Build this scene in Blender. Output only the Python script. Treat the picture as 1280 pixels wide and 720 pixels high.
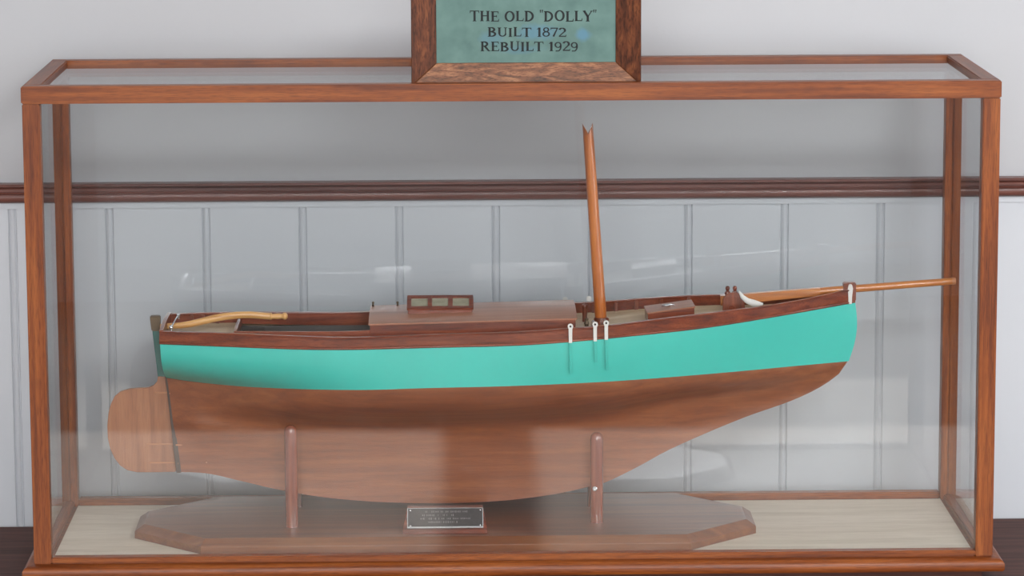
import bpy, bmesh, math
from mathutils import Vector, Matrix

# ------------------------------------------------------------------ clean
for o in list(bpy.data.objects):
    bpy.data.objects.remove(o, do_unlink=True)
scene = bpy.context.scene
COL = scene.collection

# ------------------------------------------------------------------ camera (fitted to the case's corners)
FPX = 4417.03
CAM = Vector((-0.0738, -4.3021, 1.0451))
YAW, PIT, ROL = 0.0168, -0.1613, -0.0045
FWD = Vector((math.sin(YAW)*math.cos(PIT), math.cos(YAW)*math.cos(PIT), math.sin(PIT)))
_r = Vector((math.cos(YAW), -math.sin(YAW), 0)); _u = _r.cross(FWD)
RGT = _r*math.cos(ROL) + _u*math.sin(ROL)
UPV = -_r*math.sin(ROL) + _u*math.cos(ROL)
cd = bpy.data.cameras.new('camera'); cam = bpy.data.objects.new('camera', cd); COL.objects.link(cam)
m = Matrix.Identity(4)
for i in range(3):
    m[i][0] = RGT[i]; m[i][1] = UPV[i]; m[i][2] = -FWD[i]; m[i][3] = CAM[i]
cam.matrix_world = m
cd.sensor_fit = 'HORIZONTAL'; cd.sensor_width = 36.0; cd.lens = FPX/1280*36.0
cd.clip_start = 0.05; cd.clip_end = 200
scene.camera = cam

def ray(px, py):
    return (FWD*FPX + RGT*(px-640) - UPV*(py-360))
def U(px, py, Y):                       # pixel -> point on the vertical plane y = Y
    d = ray(px, py); return CAM + d*((Y-CAM.y)/d.y)
def UZ(px, py, Z):                      # pixel -> point on the level plane z = Z
    d = ray(px, py); return CAM + d*((Z-CAM.z)/d.z)

# ------------------------------------------------------------------ light
W = bpy.data.worlds.new('sky'); scene.world = W; W.use_nodes = True
bg = W.node_tree.nodes['Background']; bg.inputs[0].default_value = (0.90, 0.95, 1.0, 1); bg.inputs[1].default_value = 3.0
def sun(name, strength, direction, angle, col):
    l = bpy.data.lights.new(name, 'SUN'); l.energy = strength; l.angle = angle; l.color = col
    o = bpy.data.objects.new(name, l); COL.objects.link(o)
    o.rotation_euler = Vector(direction).to_track_quat('-Z', 'Y').to_euler(); o.location = (0, -9, 6)
sun('sun', 15.0, (0.0, 1.0, -0.45), 0.02, (1.0, 0.95, 0.88))
def area(name, loc, direction, sx, sy, power, col, portal=False):
    l = bpy.data.lights.new(name, 'AREA'); l.shape = 'RECTANGLE'; l.size = sx; l.size_y = sy
    l.energy = power; l.color = col
    o = bpy.data.objects.new(name, l); COL.objects.link(o); o.location = loc
    o.rotation_euler = Vector(direction).to_track_quat('-Z', 'Y').to_euler()
    if portal: l.cycles.is_portal = True
    return o
SILL, DH = 0.15, 1.6          # sill and head of the windows behind the camera
LAMPS = ((1.05, -3.3, 52), (-0.45, -3.3, 32)); LAMP_TILT = math.radians(40)      # x, y, watts of the ceiling lamps, tilted towards the case
LAMP_Z = 1.80
FLOOR_Z = -0.75; CEIL_Z = 1.95; WALL_Y = 0.392; ROOM_X = 2.6; FRONT_Y = -6.5
for lx, ly, pw in LAMPS:
    area('ceiling_lamp_light', (lx, ly+math.sin(LAMP_TILT)*.03, LAMP_Z-math.cos(LAMP_TILT)*.03), (0, math.sin(LAMP_TILT), -math.cos(LAMP_TILT)), 1.15, 0.36, pw, (0.97, 0.99, 1.0))
area('side_window_daylight', (ROOM_X-0.03, -1.7, 0.75), (-1, 0, 0), 1.7, 1.5, 34, (0.97, 0.985, 1.0))
for k in (-1, 1):
    area('window_daylight', (k*0.84, FRONT_Y-0.03, (SILL+DH)/2), (0, 1, 0), 1.44, DH-SILL-.06, 66, (0.97, 0.985, 1.0))
vs = scene.view_settings
vs.view_transform = 'Standard'; vs.look = 'None'; vs.exposure = -0.2; vs.gamma = 1.0
vs.use_curve_mapping = False

# ------------------------------------------------------------------ materials
def srgb(r, g, b):
    f = lambda c: (c/255/12.92) if c/255 <= 0.04045 else ((c/255+0.055)/1.055)**2.4
    return (f(r), f(g), f(b), 1)
def new_mat(name):
    mt = bpy.data.materials.new(name); mt.use_nodes = True
    nt = mt.node_tree; return mt, nt, nt.nodes['Principled BSDF']
def paint(name, col, rough=0.5, var=0.04, scale=14, coat=0.0, metal=0.0, bump=0.0, bscale=60):
    mt, nt, p = new_mat(name)
    tc = nt.nodes.new('ShaderNodeTexCoord'); n = nt.nodes.new('ShaderNodeTexNoise')
    n.inputs['Scale'].default_value = scale; n.inputs['Detail'].default_value = 5
    nt.links.new(tc.outputs['Object'], n.inputs['Vector'])
    r = nt.nodes.new('ShaderNodeValToRGB'); c = srgb(*col)
    r.color_ramp.elements[0].position = 0.3; r.color_ramp.elements[1].position = 0.7
    r.color_ramp.elements[0].color = tuple(x*(1-var) for x in c[:3])+(1,)
    r.color_ramp.elements[1].color = tuple(min(1, x*(1+var)) for x in c[:3])+(1,)
    nt.links.new(n.outputs['Fac'], r.inputs['Fac']); nt.links.new(r.outputs['Color'], p.inputs['Base Color'])
    p.inputs['Roughness'].default_value = rough; p.inputs['Coat Weight'].default_value = coat
    p.inputs['Metallic'].default_value = metal; p.inputs['Coat Roughness'].default_value = 0.15
    if bump:
        n2 = nt.nodes.new('ShaderNodeTexNoise'); n2.inputs['Scale'].default_value = bscale; n2.inputs['Detail'].default_value = 4
        nt.links.new(tc.outputs['Object'], n2.inputs['Vector'])
        b = nt.nodes.new('ShaderNodeBump'); b.inputs['Strength'].default_value = bump; b.inputs['Distance'].default_value = 0.002
        nt.links.new(n2.outputs['Fac'], b.inputs['Height']); nt.links.new(b.outputs['Normal'], p.inputs['Normal'])
    return mt
def wood(name, dark, mid, light, axis='X', across=70, along=5, rough=0.35, coat=0.25, pore=0.25, seed=0.0, figure=0.0, spec=0.5, dist=0.6):
    mt, nt, p = new_mat(name)
    tc = nt.nodes.new('ShaderNodeTexCoord')
    oi = nt.nodes.new('ShaderNodeObjectInfo')
    add = nt.nodes.new('ShaderNodeVectorMath'); add.operation = 'ADD'
    sc = nt.nodes.new('ShaderNodeVectorMath'); sc.operation = 'SCALE'
    cmb = nt.nodes.new('ShaderNodeCombineXYZ')
    for k in range(3): nt.links.new(oi.outputs['Random'], cmb.inputs[k])
    nt.links.new(cmb.outputs[0], sc.inputs[0]); sc.inputs['Scale'].default_value = 3.7
    nt.links.new(tc.outputs['Object'], add.inputs[0]); nt.links.new(sc.outputs[0], add.inputs[1])
    def grain(a, l, detail, dist=0.0):
        mp = nt.nodes.new('ShaderNodeMapping')
        s = [a, a, a]; s['XYZ'.index(axis)] = l
        mp.inputs['Scale'].default_value = s; mp.inputs['Location'].default_value = (seed, seed*2, seed*3)
        nt.links.new(add.outputs[0], mp.inputs['Vector'])
        n = nt.nodes.new('ShaderNodeTexNoise'); n.inputs['Scale'].default_value = 1.0
        n.inputs['Detail'].default_value = detail; n.inputs['Distortion'].default_value = dist
        nt.links.new(mp.outputs[0], n.inputs['Vector']); return n
    g1 = grain(across, along, 6, dist+figure)
    g2 = grain(across*9, along*9, 3)
    ramp = nt.nodes.new('ShaderNodeValToRGB'); e = ramp.color_ramp.elements
    e[0].position = 0.30; e[0].color = srgb(*dark); e[1].position = 0.72; e[1].color = srgb(*light)
    em = e.new(0.5); em.color = srgb(*mid)
    nt.links.new(g1.outputs['Fac'], ramp.inputs['Fac'])
    r2 = nt.nodes.new('ShaderNodeValToRGB'); r2.color_ramp.elements[0].position = 0.36; r2.color_ramp.elements[1].position = 0.5
    r2.color_ramp.elements[0].color = (1-pore*1.6, 1-pore*1.8, 1-pore*1.9, 1) if pore < .5 else (.2, .2, .2, 1)
    r2.color_ramp.elements[1].color = (1, 1, 1, 1)
    nt.links.new(g2.outputs['Fac'], r2.inputs['Fac'])
    mx = nt.nodes.new('ShaderNodeMix'); mx.data_type = 'RGBA'; mx.blend_type = 'MULTIPLY'; mx.inputs['Factor'].default_value = 1
    nt.links.new(ramp.outputs['Color'], mx.inputs[6]); nt.links.new(r2.outputs['Color'], mx.inputs[7])
    nt.links.new(mx.outputs[2], p.inputs['Base Color'])
    b = nt.nodes.new('ShaderNodeBump'); b.inputs['Strength'].default_value = 0.15; b.inputs['Distance'].default_value = 0.001
    nt.links.new(g2.outputs['Fac'], b.inputs['Height']); nt.links.new(b.outputs['Normal'], p.inputs['Normal'])
    p.inputs['Roughness'].default_value = rough; p.inputs['Coat Weight'].default_value = coat; p.inputs['Coat Roughness'].default_value = 0.12
    p.inputs['Specular IOR Level'].default_value = spec
    return mt
def glass(name, tint, rough=0.0):
    mt = bpy.data.materials.new(name); mt.use_nodes = True; nt = mt.node_tree
    for n in list(nt.nodes): nt.nodes.remove(n)
    out = nt.nodes.new('ShaderNodeOutputMaterial'); mix = nt.nodes.new('ShaderNodeMixShader')
    tr = nt.nodes.new('ShaderNodeBsdfTransparent'); tr.inputs[0].default_value = tint
    gl = nt.nodes.new('ShaderNodeBsdfGlossy'); gl.inputs['Roughness'].default_value = rough
    lw = nt.nodes.new('ShaderNodeLayerWeight'); lw.inputs['Blend'].default_value = 0.5
    pw = nt.nodes.new('ShaderNodeMath'); pw.operation = 'POWER'; pw.inputs[1].default_value = 5
    ma = nt.nodes.new('ShaderNodeMath'); ma.operation = 'MULTIPLY_ADD'; ma.inputs[1].default_value = 0.964; ma.inputs[2].default_value = 0.036
    nt.links.new(lw.outputs['Facing'], pw.inputs[0]); nt.links.new(pw.outputs[0], ma.inputs[0])
    nt.links.new(ma.outputs[0], mix.inputs[0]); nt.links.new(tr.outputs[0], mix.inputs[1]); nt.links.new(gl.outputs[0], mix.inputs[2])
    nt.links.new(mix.outputs[0], out.inputs['Surface'])
    return mt

OAK = ((97, 44, 14), (127, 63, 20), (149, 82, 32))
M = {}
M['oak_x'] = wood('varnished_oak_along_x', *OAK, axis='X', across=150, along=6, rough=0.42, coat=0.12, pore=0.24, spec=0.28, dist=0.2)
M['oak_y'] = wood('varnished_oak_along_y', *OAK, axis='Y', across=150, along=6, rough=0.42, coat=0.12, pore=0.24, spec=0.28, dist=0.2)
M['oak_z'] = wood('varnished_oak_along_z', *OAK, axis='Z', across=150, along=6, rough=0.42, coat=0.12, pore=0.24, spec=0.28, dist=0.2)
SGN = ((84, 52, 34), (128, 80, 52), (168, 116, 80))
M['sign_x'] = wood('figured_oak_lit_along_x', *SGN, axis='X', across=110, along=22, rough=0.42, coat=0.15, pore=0.3, figure=1.2)  # rails: light on the upward bevel is put into this paler tone
M['sign_z'] = wood('figured_oak_shaded_along_z', (54, 27, 14), (92, 48, 26), (128, 74, 42), axis='Z', across=60, along=14, rough=0.45, coat=0.05, pore=0.3, figure=1.4, spec=0.25)  # stiles: same oak, painted darker as the shaded side of the frame
M['plaster'] = paint('white_wall_paint', (184, 184, 187), 0.75, 0.015, 2.5, bump=0.05, bscale=180)
M['boards'] = paint('white_board_paint', (194, 196, 201), 0.45, 0.02, 3, bump=0.04, bscale=120)
M['dado'] = wood('dark_mahogany', (84, 46, 38), (110, 66, 57), (126, 80, 70), axis='X', across=80, along=3, rough=0.4, coat=0.25, pore=0.12, spec=0.3)
M['table'] = wood('dark_stained_table', (62, 34, 28), (84, 50, 42), (98, 62, 52), axis='X', across=60, along=3, rough=0.6, coat=0.0, pore=0.15, spec=0.25)
M['case_floor'] = wood('pale_plywood', (192, 178, 160), (202, 189, 172), (210, 198, 182), axis='X', across=45, along=3, rough=0.6, coat=0.0, pore=0.06)
M['glass'] = glass('clear_pane_glass', (0.993, 0.998, 0.998, 1))
M['turq'] = paint('turquoise_gloss_paint', (58, 182, 168), 0.38, 0.04, 9, coat=0.25, bump=0.06, bscale=45)
M['turq_strap'] = paint('turquoise_strap_paint', (54, 174, 160), 0.4, 0.05, 30)
M['turq_dark'] = paint('dark_green_paint', (32, 92, 84), 0.4, 0.12, 40, coat=0.2)
M['bottom'] = wood('brown_hull_varnish', (114, 60, 32), (128, 70, 38), (140, 82, 46), axis='X', across=110, along=7, rough=0.36, coat=0.3, pore=0.08)
M['rudder'] = wood('brown_rudder_varnish', (122, 72, 42), (144, 90, 56), (160, 106, 70), axis='Z', across=60, along=5, rough=0.4, coat=0.2, pore=0.08)
M['mahog'] = wood('varnished_mahogany', (82, 32, 16), (114, 49, 25), (136, 66, 36), axis='X', across=120, along=8, rough=0.3, coat=0.3, pore=0.2, spec=0.35)
M['mahog_z'] = wood('varnished_mahogany_upright', (80, 36, 22), (112, 54, 32), (136, 70, 42), axis='Z', across=120, along=8, rough=0.3, coat=0.35, pore=0.2)
M['roof'] = wood('cabin_roof_wood', (128, 76, 50), (150, 94, 64), (168, 112, 80), axis='X', across=70, along=4, rough=0.4, coat=0.25, pore=0.1)
M['deck'] = wood('pale_deck', (178, 156, 124), (196, 174, 142), (208, 190, 160), axis='X', across=60, along=3, rough=0.5, coat=0.1, pore=0.06)
M['tiller'] = wood('pale_tiller_ash', (176, 124, 66), (204, 152, 90), (220, 172, 112), axis='X', across=100, along=8, rough=0.35, coat=0.3, pore=0.06)
M['mast'] = wood('honey_mast_pine', (140, 72, 24), (172, 94, 34), (192, 114, 48), axis='Z', across=120, along=5, rough=0.28, coat=0.5, pore=0.1)
M['sprit'] = wood('honey_bowsprit_pine', (146, 82, 34), (174, 104, 46), (194, 126, 62), axis='X', across=120, along=5, rough=0.28, coat=0.5, pore=0.1)
M['stand'] = wood('stand_board_wood', (88, 42, 16), (110, 57, 22), (126, 72, 32), axis='X', across=60, along=4, rough=0.32, coat=0.35, pore=0.08)
M['dowel'] = wood('red_brown_dowel', (92, 40, 22), (122, 56, 34), (140, 72, 44), axis='Z', across=120, along=6, rough=0.14, coat=1.0, pore=0.1)
M['dowel'].node_tree.nodes['Principled BSDF'].inputs['Coat Roughness'].default_value = 0.05
M['cockpit_shade'] = paint('cockpit_shade_grey', (74, 70, 68), 0.6, 0.05)  # shadow inside the cockpit, put into the colour of the well
M['steel'] = paint('polished_steel', (206, 206, 208), 0.25, 0.03, metal=0.9)
M['white_metal'] = paint('white_painted_metal', (206, 203, 198), 0.35, 0.02)
M['bronze'] = paint('dull_bronze', (92, 76, 58), 0.45, 0.1, 60, metal=0.5)
M['copper'] = paint('varnished_strap', (164, 108, 72), 0.4, 0.08, 60)
M['post_dark'] = paint('dark_stern_post', (66, 50, 42), 0.6, 0.1, 60)
M['black'] = paint('black_gap', (30, 24, 20), 0.7, 0.05)
M['plaque'] = paint('dark_pewter_plate', (70, 66, 66), 0.35, 0.1, 200, metal=0.6)
M['engrave'] = paint('dull_engraving', (128, 124, 122), 0.5, 0.1, metal=0.3)
M['ink'] = paint('black_lettering_paint', (16, 20, 22), 0.75, 0.1, 300)
M['pane_dull'] = paint('dull_skylight_glass', (150, 146, 122), 0.2, 0.12, 90, coat=0.5)
M['floorboard'] = wood('pale_room_floor', (96, 84, 74), (112, 98, 88), (124, 110, 100), axis='Y', across=12, along=1, rough=0.75, coat=0.0, pore=0.05)
M['paving'] = paint('grey_paving', (84, 84, 80), 0.8, 0.06, 3)
M['ceil'] = paint('white_ceiling_paint', (232, 232, 230), 0.8, 0.01)
# painted sign board: weathered green with bluish touched-up patches
mt, nt, p = new_mat('weathered_green_sign_paint'); M['sign_green'] = mt
tc = nt.nodes.new('ShaderNodeTexCoord')
n1 = nt.nodes.new('ShaderNodeTexNoise'); n1.inputs['Scale'].default_value = 32; n1.inputs['Detail'].default_value = 6
nt.links.new(tc.outputs['Object'], n1.inputs['Vector'])
r1 = nt.nodes.new('ShaderNodeValToRGB'); r1.color_ramp.elements[0].position = .32; r1.color_ramp.elements[1].position = .7
r1.color_ramp.elements[0].color = srgb(64, 98, 92); r1.color_ramp.elements[1].color = srgb(86, 120, 112)
nt.links.new(n1.outputs['Fac'], r1.inputs['Fac']); SIGN_NODES = (nt, tc, r1, p)
p.inputs['Roughness'].default_value = 0.5

# ------------------------------------------------------------------ mesh helpers
ORG = {}
def prop(o, label=None, cat=None, group=None, kind=None):
    if label: o['label'] = label
    if cat: o['category'] = cat
    if group: o['group'] = group
    if kind: o['kind'] = kind
    return o
def thing(name, loc, label, cat, group=None):
    o = bpy.data.objects.new(name, None); COL.objects.link(o); o.location = loc
    o.empty_display_size = 0.02
    ORG[o.name] = Vector(loc); return prop(o, label, cat, group)
def org(o):
    while o.parent: o = o.parent
    return ORG.get(o.name, Vector((0, 0, 0)))
def mesh(name, vs_, fs, mat, parent=None, loc=None, smooth=False, bevel=0.0, seg=2, label=None, auto=None):
    """verts in world space -> one object (parts keep their thing's origin)"""
    base = org(parent) if parent else (Vector(loc) if loc is not None else Vector((0, 0, 0)))
    me = bpy.data.meshes.new(name)
    me.from_pydata([tuple(Vector(v)-base) for v in vs_], [], fs)
    bm = bmesh.new(); bm.from_mesh(me)
    bmesh.ops.remove_doubles(bm, verts=bm.verts, dist=1e-6)
    bmesh.ops.recalc_face_normals(bm, faces=bm.faces)
    if bevel:
        es = [e for e in bm.edges if len(e.link_faces) == 2 and e.calc_face_angle(0) > 0.6]
        bmesh.ops.bevel(bm, geom=es, offset=bevel, segments=seg, affect='EDGES', clamp_overlap=True)
    bm.to_mesh(me); bm.free()
    if smooth:
        for q in me.polygons: q.use_smooth = True
        if auto: me.set_sharp_from_angle(angle=auto)
    me.materials.append(M[mat])
    o = bpy.data.objects.new(name, me); COL.objects.link(o)
    if parent: o.parent = parent
    else:
        o.location = base; ORG[o.name] = base
    if label: o['label'] = label
    return o
BOXF = [(0, 1, 3, 2), (4, 6, 7, 5), (0, 4, 5, 1), (2, 3, 7, 6), (0, 2, 6, 4), (1, 5, 7, 3)]
def boxv(a, b):
    return [(x, y, z) for x in (a[0], b[0]) for y in (a[1], b[1]) for z in (a[2], b[2])]
def box(name, a, b, mat, parent=None, bevel=0.0015, **k):
    return mesh(name, boxv(a, b), BOXF, mat, parent, bevel=bevel, **k)
def prism(poly, a, b):
    """poly: list of points (Vectors) ; a,b: offsets of two ends"""
    n = len(poly); v = [Vector(p_)+Vector(a) for p_ in poly]+[Vector(p_)+Vector(b) for p_ in poly]
    f = [tuple(range(n)), tuple(range(2*n-1, n-1, -1))]+[(i, (i+1) % n, n+(i+1) % n, n+i) for i in range(n)]
    return v, f
def merge(*parts):
    v = []; f = []
    for pv, pf in parts:
        k = len(v); v += list(pv); f += [tuple(i+k for i in q) for q in pf]
    return v, f
def tube(path, radii, n=14, flat=None):
    """round bar along a path; radii scalar or list; flat=(sx,sy) squashes"""
    path = [Vector(p_) for p_ in path]; L = len(path)
    if not isinstance(radii, (list, tuple)): radii = [radii]*L
    v = []; f = []; ref = None
    for i in range(L):
        t = (path[min(i+1, L-1)]-path[max(i-1, 0)]).normalized()
        if ref is None:
            ref = Vector((0, 1, 0)) if abs(t.y) < .9 else Vector((1, 0, 0))
        a = (ref-t*ref.dot(t)).normalized(); b = t.cross(a); ref = a
        sx, sy = flat if flat else (1, 1)
        for k in range(n):
            an = 2*math.pi*k/n
            v.append(path[i]+(a*math.cos(an)*sx+b*math.sin(an)*sy)*radii[i])
    for i in range(L-1):
        for k in range(n):
            f.append((i*n+k, i*n+(k+1) % n, (i+1)*n+(k+1) % n, (i+1)*n+k))
    f.append(tuple(range(n-1, -1, -1))); f.append(tuple(range((L-1)*n, L*n)))
    return v, f
def lathe(c, prof, n=20):
    """prof: (r,z) from bottom to top around vertical axis at c"""
    return tube([Vector(c)+Vector((0, 0, z)) for r, z in prof], [max(r, 1e-5) for r, z in prof], n)
def interp(tab, x):
    """Catmull-Rom through (x,y) table"""
    n = len(tab)
    if x <= tab[0][0]: return tab[0][1]
    if x >= tab[-1][0]: return tab[-1][1]
    for i in range(n-1):
        if tab[i][0] <= x <= tab[i+1][0]: break
    x0, y0 = tab[i]; x1, y1 = tab[i+1]; h = x1-x0; t = (x-x0)/h
    def sl(k):
        a = tab[max(k-1, 0)]; b = tab[min(k+1, n-1)]; return (b[1]-a[1])/(b[0]-a[0])
    m0, m1 = sl(i)*h, sl(i+1)*h
    return (2*t**3-3*t**2+1)*y0+(t**3-2*t**2+t)*m0+(-2*t**3+3*t**2)*y1+(t**3-t**2)*m1

# ================================================================== THE SETTING
TABLE_Z = U(1270, 646.5, WALL_Y).z
RAIL_TOP = U(640, 227.5, WALL_Y-0.02).z; RAIL_BOT = RAIL_TOP-0.026
def struct(o): o['kind'] = 'structure'; return o
wall = struct(box('wall_back', (-ROOM_X, WALL_Y, RAIL_BOT+.004), (ROOM_X, WALL_Y+.12, CEIL_Z), 'plaster', bevel=0))
# tongue-and-groove boards with a bead, each its own piece
PW = 0.1294
gx = (U(137.5, 340, WALL_Y).x)          # centre of one bead
d_ = 0.0022
def plank_mesh():
    pr = [(0, .012), (0, d_), (0.0012, 0)]
    pr += [(PW-.0105, 0), (PW-.0090, d_*1.1), (PW-.0075, 0.0006), (PW-.0050, -0.0004), (PW-.0024, 0.0006), (PW-.0010, d_*1.1), (PW, d_*1.1), (PW, .012)]
    return pr
pr = plank_mesh()
v, f = prism([Vector((x-PW+.005, y, 0)) for x, y in pr], (0, 0, 0), (0, 0, RAIL_BOT+.004-FLOOR_Z))
i0 = int((-ROOM_X-gx)/PW)-1; plank0 = None
for i in range(i0, -i0+6):
    x = gx+i*PW
    if x-PW+.005 < -ROOM_X-.02 or x+.006 > ROOM_X+.1: continue
    if plank0 is None:
        plank0 = mesh('plank', v, f, 'boards', wall); o = plank0
    else:
        o = plank0.copy(); COL.objects.link(o)
    o.location = (x, WALL_Y, FLOOR_Z)
# dado rail
pr = [(0.002, 0), (-.006, .0), (-.010, .0008), (-.013, .003), (-.0145, .0065), (-.0145, .0100), (-.0135, .0122), (-.0160, .0128), (-.0172, .0142), (-.0160, .0156), (-.0135, .0160), (-.0135, .0195), (-.0150, .0215), (-.0205, .0228), (-.0225, .0240), (-.0225, .0258), (-.0210, .027), (0.002, .027)]
v, f = prism([Vector((0, WALL_Y+y, RAIL_BOT+z)) for y, z in pr], (-ROOM_X, 0, 0), (ROOM_X, 0, 0))
struct(mesh('trim_1', v, f, 'dado', smooth=True, auto=0.5))
struct(box('trim_2', (-ROOM_X, WALL_Y-.0035, RAIL_BOT-.0085), (ROOM_X, WALL_Y+.002, RAIL_BOT+.001), 'boards', bevel=.001))
struct(box('floor', (-ROOM_X-.2, FRONT_Y-.2, FLOOR_Z-.1), (ROOM_X+.2, WALL_Y+.12, FLOOR_Z), 'floorboard', bevel=0))
struct(box('ceiling', (-ROOM_X-.2, FRONT_Y-.2, CEIL_Z), (ROOM_X+.2, WALL_Y+.12, CEIL_Z+.1), 'ceil', bevel=0))
struct(box('wall_left', (-ROOM_X-.12, FRONT_Y-.1, FLOOR_Z), (-ROOM_X, WALL_Y+.12, CEIL_Z), 'plaster', bevel=0))
v, f = merge(*[(boxv(a, b), BOXF) for a, b in [
    ((ROOM_X, FRONT_Y-.1, FLOOR_Z), (ROOM_X+.12, -2.6, CEIL_Z)), ((ROOM_X, -.8, FLOOR_Z), (ROOM_X+.12, WALL_Y+.12, CEIL_Z)),
    ((ROOM_X, -2.6, FLOOR_Z), (ROOM_X+.12, -.8, -.05)), ((ROOM_X, -2.6, 1.55), (ROOM_X+.12, -.8, CEIL_Z))]])
struct(mesh('wall_right', v, f, 'plaster'))
v, f = merge(*[(boxv(a, b), BOXF) for a, b in [
    ((-ROOM_X, FRONT_Y-.12, FLOOR_Z), (-1.6, FRONT_Y, CEIL_Z)), ((1.6, FRONT_Y-.12, FLOOR_Z), (ROOM_X, FRONT_Y, CEIL_Z)),
    ((-1.6, FRONT_Y-.12, FLOOR_Z), (1.6, FRONT_Y, SILL)), ((-.075, FRONT_Y-.12, SILL), (.095, FRONT_Y, DH)), ((-1.6, FRONT_Y-.12, DH), (1.6, FRONT_Y, CEIL_Z))]])
struct(mesh('wall_front', v, f, 'plaster'))
def frame_obj(name, bars):
    v, f = merge(*[(boxv(a, b), BOXF) for a, b in bars])
    return struct(mesh(name, v, f, 'boards'))
n_ = 2
for (a, b) in ((-1.6, -.075), (.095, 1.6)):
    y0, y1 = FRONT_Y-.08, FRONT_Y-.04
    frame_obj('window_%d' % n_, [((a, y0, SILL), (a+.03, y1, DH)), ((b-.03, y0, SILL), (b, y1, DH)), ((a, y0, DH-.05), (b, y1, DH)), ((a, y0, SILL), (b, y1, SILL+.03))]); n_ += 1
frame_obj('window_1', [((ROOM_X+.03, -2.6, -.05), (ROOM_X+.07, -2.54, 1.55)), ((ROOM_X+.03, -.86, -.05), (ROOM_X+.07, -.8, 1.55)),
                       ((ROOM_X+.03, -2.6, -.05), (ROOM_X+.07, -.8, .0)), ((ROOM_X+.03, -2.6, 1.5), (ROOM_X+.07, -.8, 1.55)), ((ROOM_X+.03, -1.73, -.05), (ROOM_X+.07, -1.67, 1.55))])
struct(box('ground', (-8, -22, FLOOR_Z-.15), (8, FRONT_Y-.2, FLOOR_Z-.05), 'paving', bevel=0))

# ================================================================== CEILING LAMP (over the case, out of view)
for LAMP_X, LAMP_Y, pw in LAMPS:
    lamp = thing('ceiling_lamp', (LAMP_X, LAMP_Y, CEIL_Z), 'tilted white lamp hung from the ceiling '+('nearer the side window' if LAMP_X > 0 else 'away from the side window'), 'lamp', 'ceiling lamps')
    v, f = merge(*[(boxv(a, b), BOXF) for a, b in [((-.62, -.20, .0), (.62, .20, .03)), ((-.62, -.20, -.04), (.62, -.185, .0)), ((-.62, .185, -.04), (.62, .20, .0)),
        ((-.62, -.185, -.04), (-.60, .185, .0)), ((.60, -.185, -.04), (.62, .185, .0))]])
    rm = Matrix.Rotation(LAMP_TILT, 3, 'X')
    mesh('housing', [rm @ Vector(q)+Vector((LAMP_X, LAMP_Y, LAMP_Z)) for q in v], f, 'ceil', lamp)
    for k in (-.4, .4):
        v, f = tube([(LAMP_X+k, LAMP_Y, LAMP_Z+.02), (LAMP_X+k, LAMP_Y, CEIL_Z)], .008, 8); mesh('hanger', v, f, 'steel', lamp, smooth=True, auto=.6)

# ================================================================== TABLE
t = thing('side_table', (0, -.05, FLOOR_Z), 'dark stained wooden table set against the panelled wall', 'table')
TX, TY0, TY1 = .95, -.035, WALL_Y-.004
box('table_top', (-TX, TY0, TABLE_Z-.03), (TX, TY1, TABLE_Z), 'table', t, bevel=.004)
v, f = merge(*[(boxv(a, b), BOXF) for a, b in [((-TX+.06, TY0+.05, TABLE_Z-.13), (TX-.06, TY0+.07, TABLE_Z-.03)), ((-TX+.06, TY1-.07, TABLE_Z-.13), (TX-.06, TY1-.05, TABLE_Z-.03)),
     ((-TX+.062, TY0+.0705, TABLE_Z-.129), (-TX+.08, TY1-.0705, TABLE_Z-.031)), ((TX-.08, TY0+.0705, TABLE_Z-.129), (TX-.062, TY1-.0705, TABLE_Z-.031))]])
mesh('apron', v, f, 'table', t)
for sx in (-1, 1):
    for y in (TY0+.075, TY1-.075):
        cx = sx*(TX-.085)
        v, f = lathe((cx, y, FLOOR_Z), [(.018, 0), (.02, .02), (.024, .3), (.03, .5), (.03, TABLE_Z-.03-FLOOR_Z)], 12)
        mesh('leg', v, f, 'table', t, smooth=True, auto=.6)

# ================================================================== DISPLAY CASE
CW, CD, CH = 0.6, 0.3468, 0.598
PWD = .0225
case = thing('display_case', (0, CD/2, TABLE_Z), 'long oak framed glass display case standing on the dark table', 'display case')
ex = .0125
# base: moulded slab over a set-back plinth
def ring_base(parent):
    prof = [(.0, .0), (-.006, -.0008), (-.0105, -.0035), (-.0125, -.007), (-.0125, -.0135), (-.0105, -.0165), (-.007, -.0172)]
    v = []; f = []
    n = len(prof)
    for (o_, z) in prof:
        k = -o_
        v += [(-CW-k, -k, z), (CW+k, -k, z), (CW+k, CD+k, z), (-CW-k, CD+k, z)]
    for i in range(n-1):
        for j in range(4):
            f.append((i*4+j, i*4+(j+1) % 4, i*4+4+(j+1) % 4, i*4+4+j))
    f.append((0, 1, 2, 3)); e_ = (n-1)*4; f.append((e_+3, e_+2, e_+1, e_))
    return mesh('base_moulding', v, f, 'oak_x', parent, smooth=True, auto=.7)
ring_base(case)
box('plinth', (-CW+.012, .012, TABLE_Z), (CW-.012, CD-.012, -.0172), 'table', case)
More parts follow.
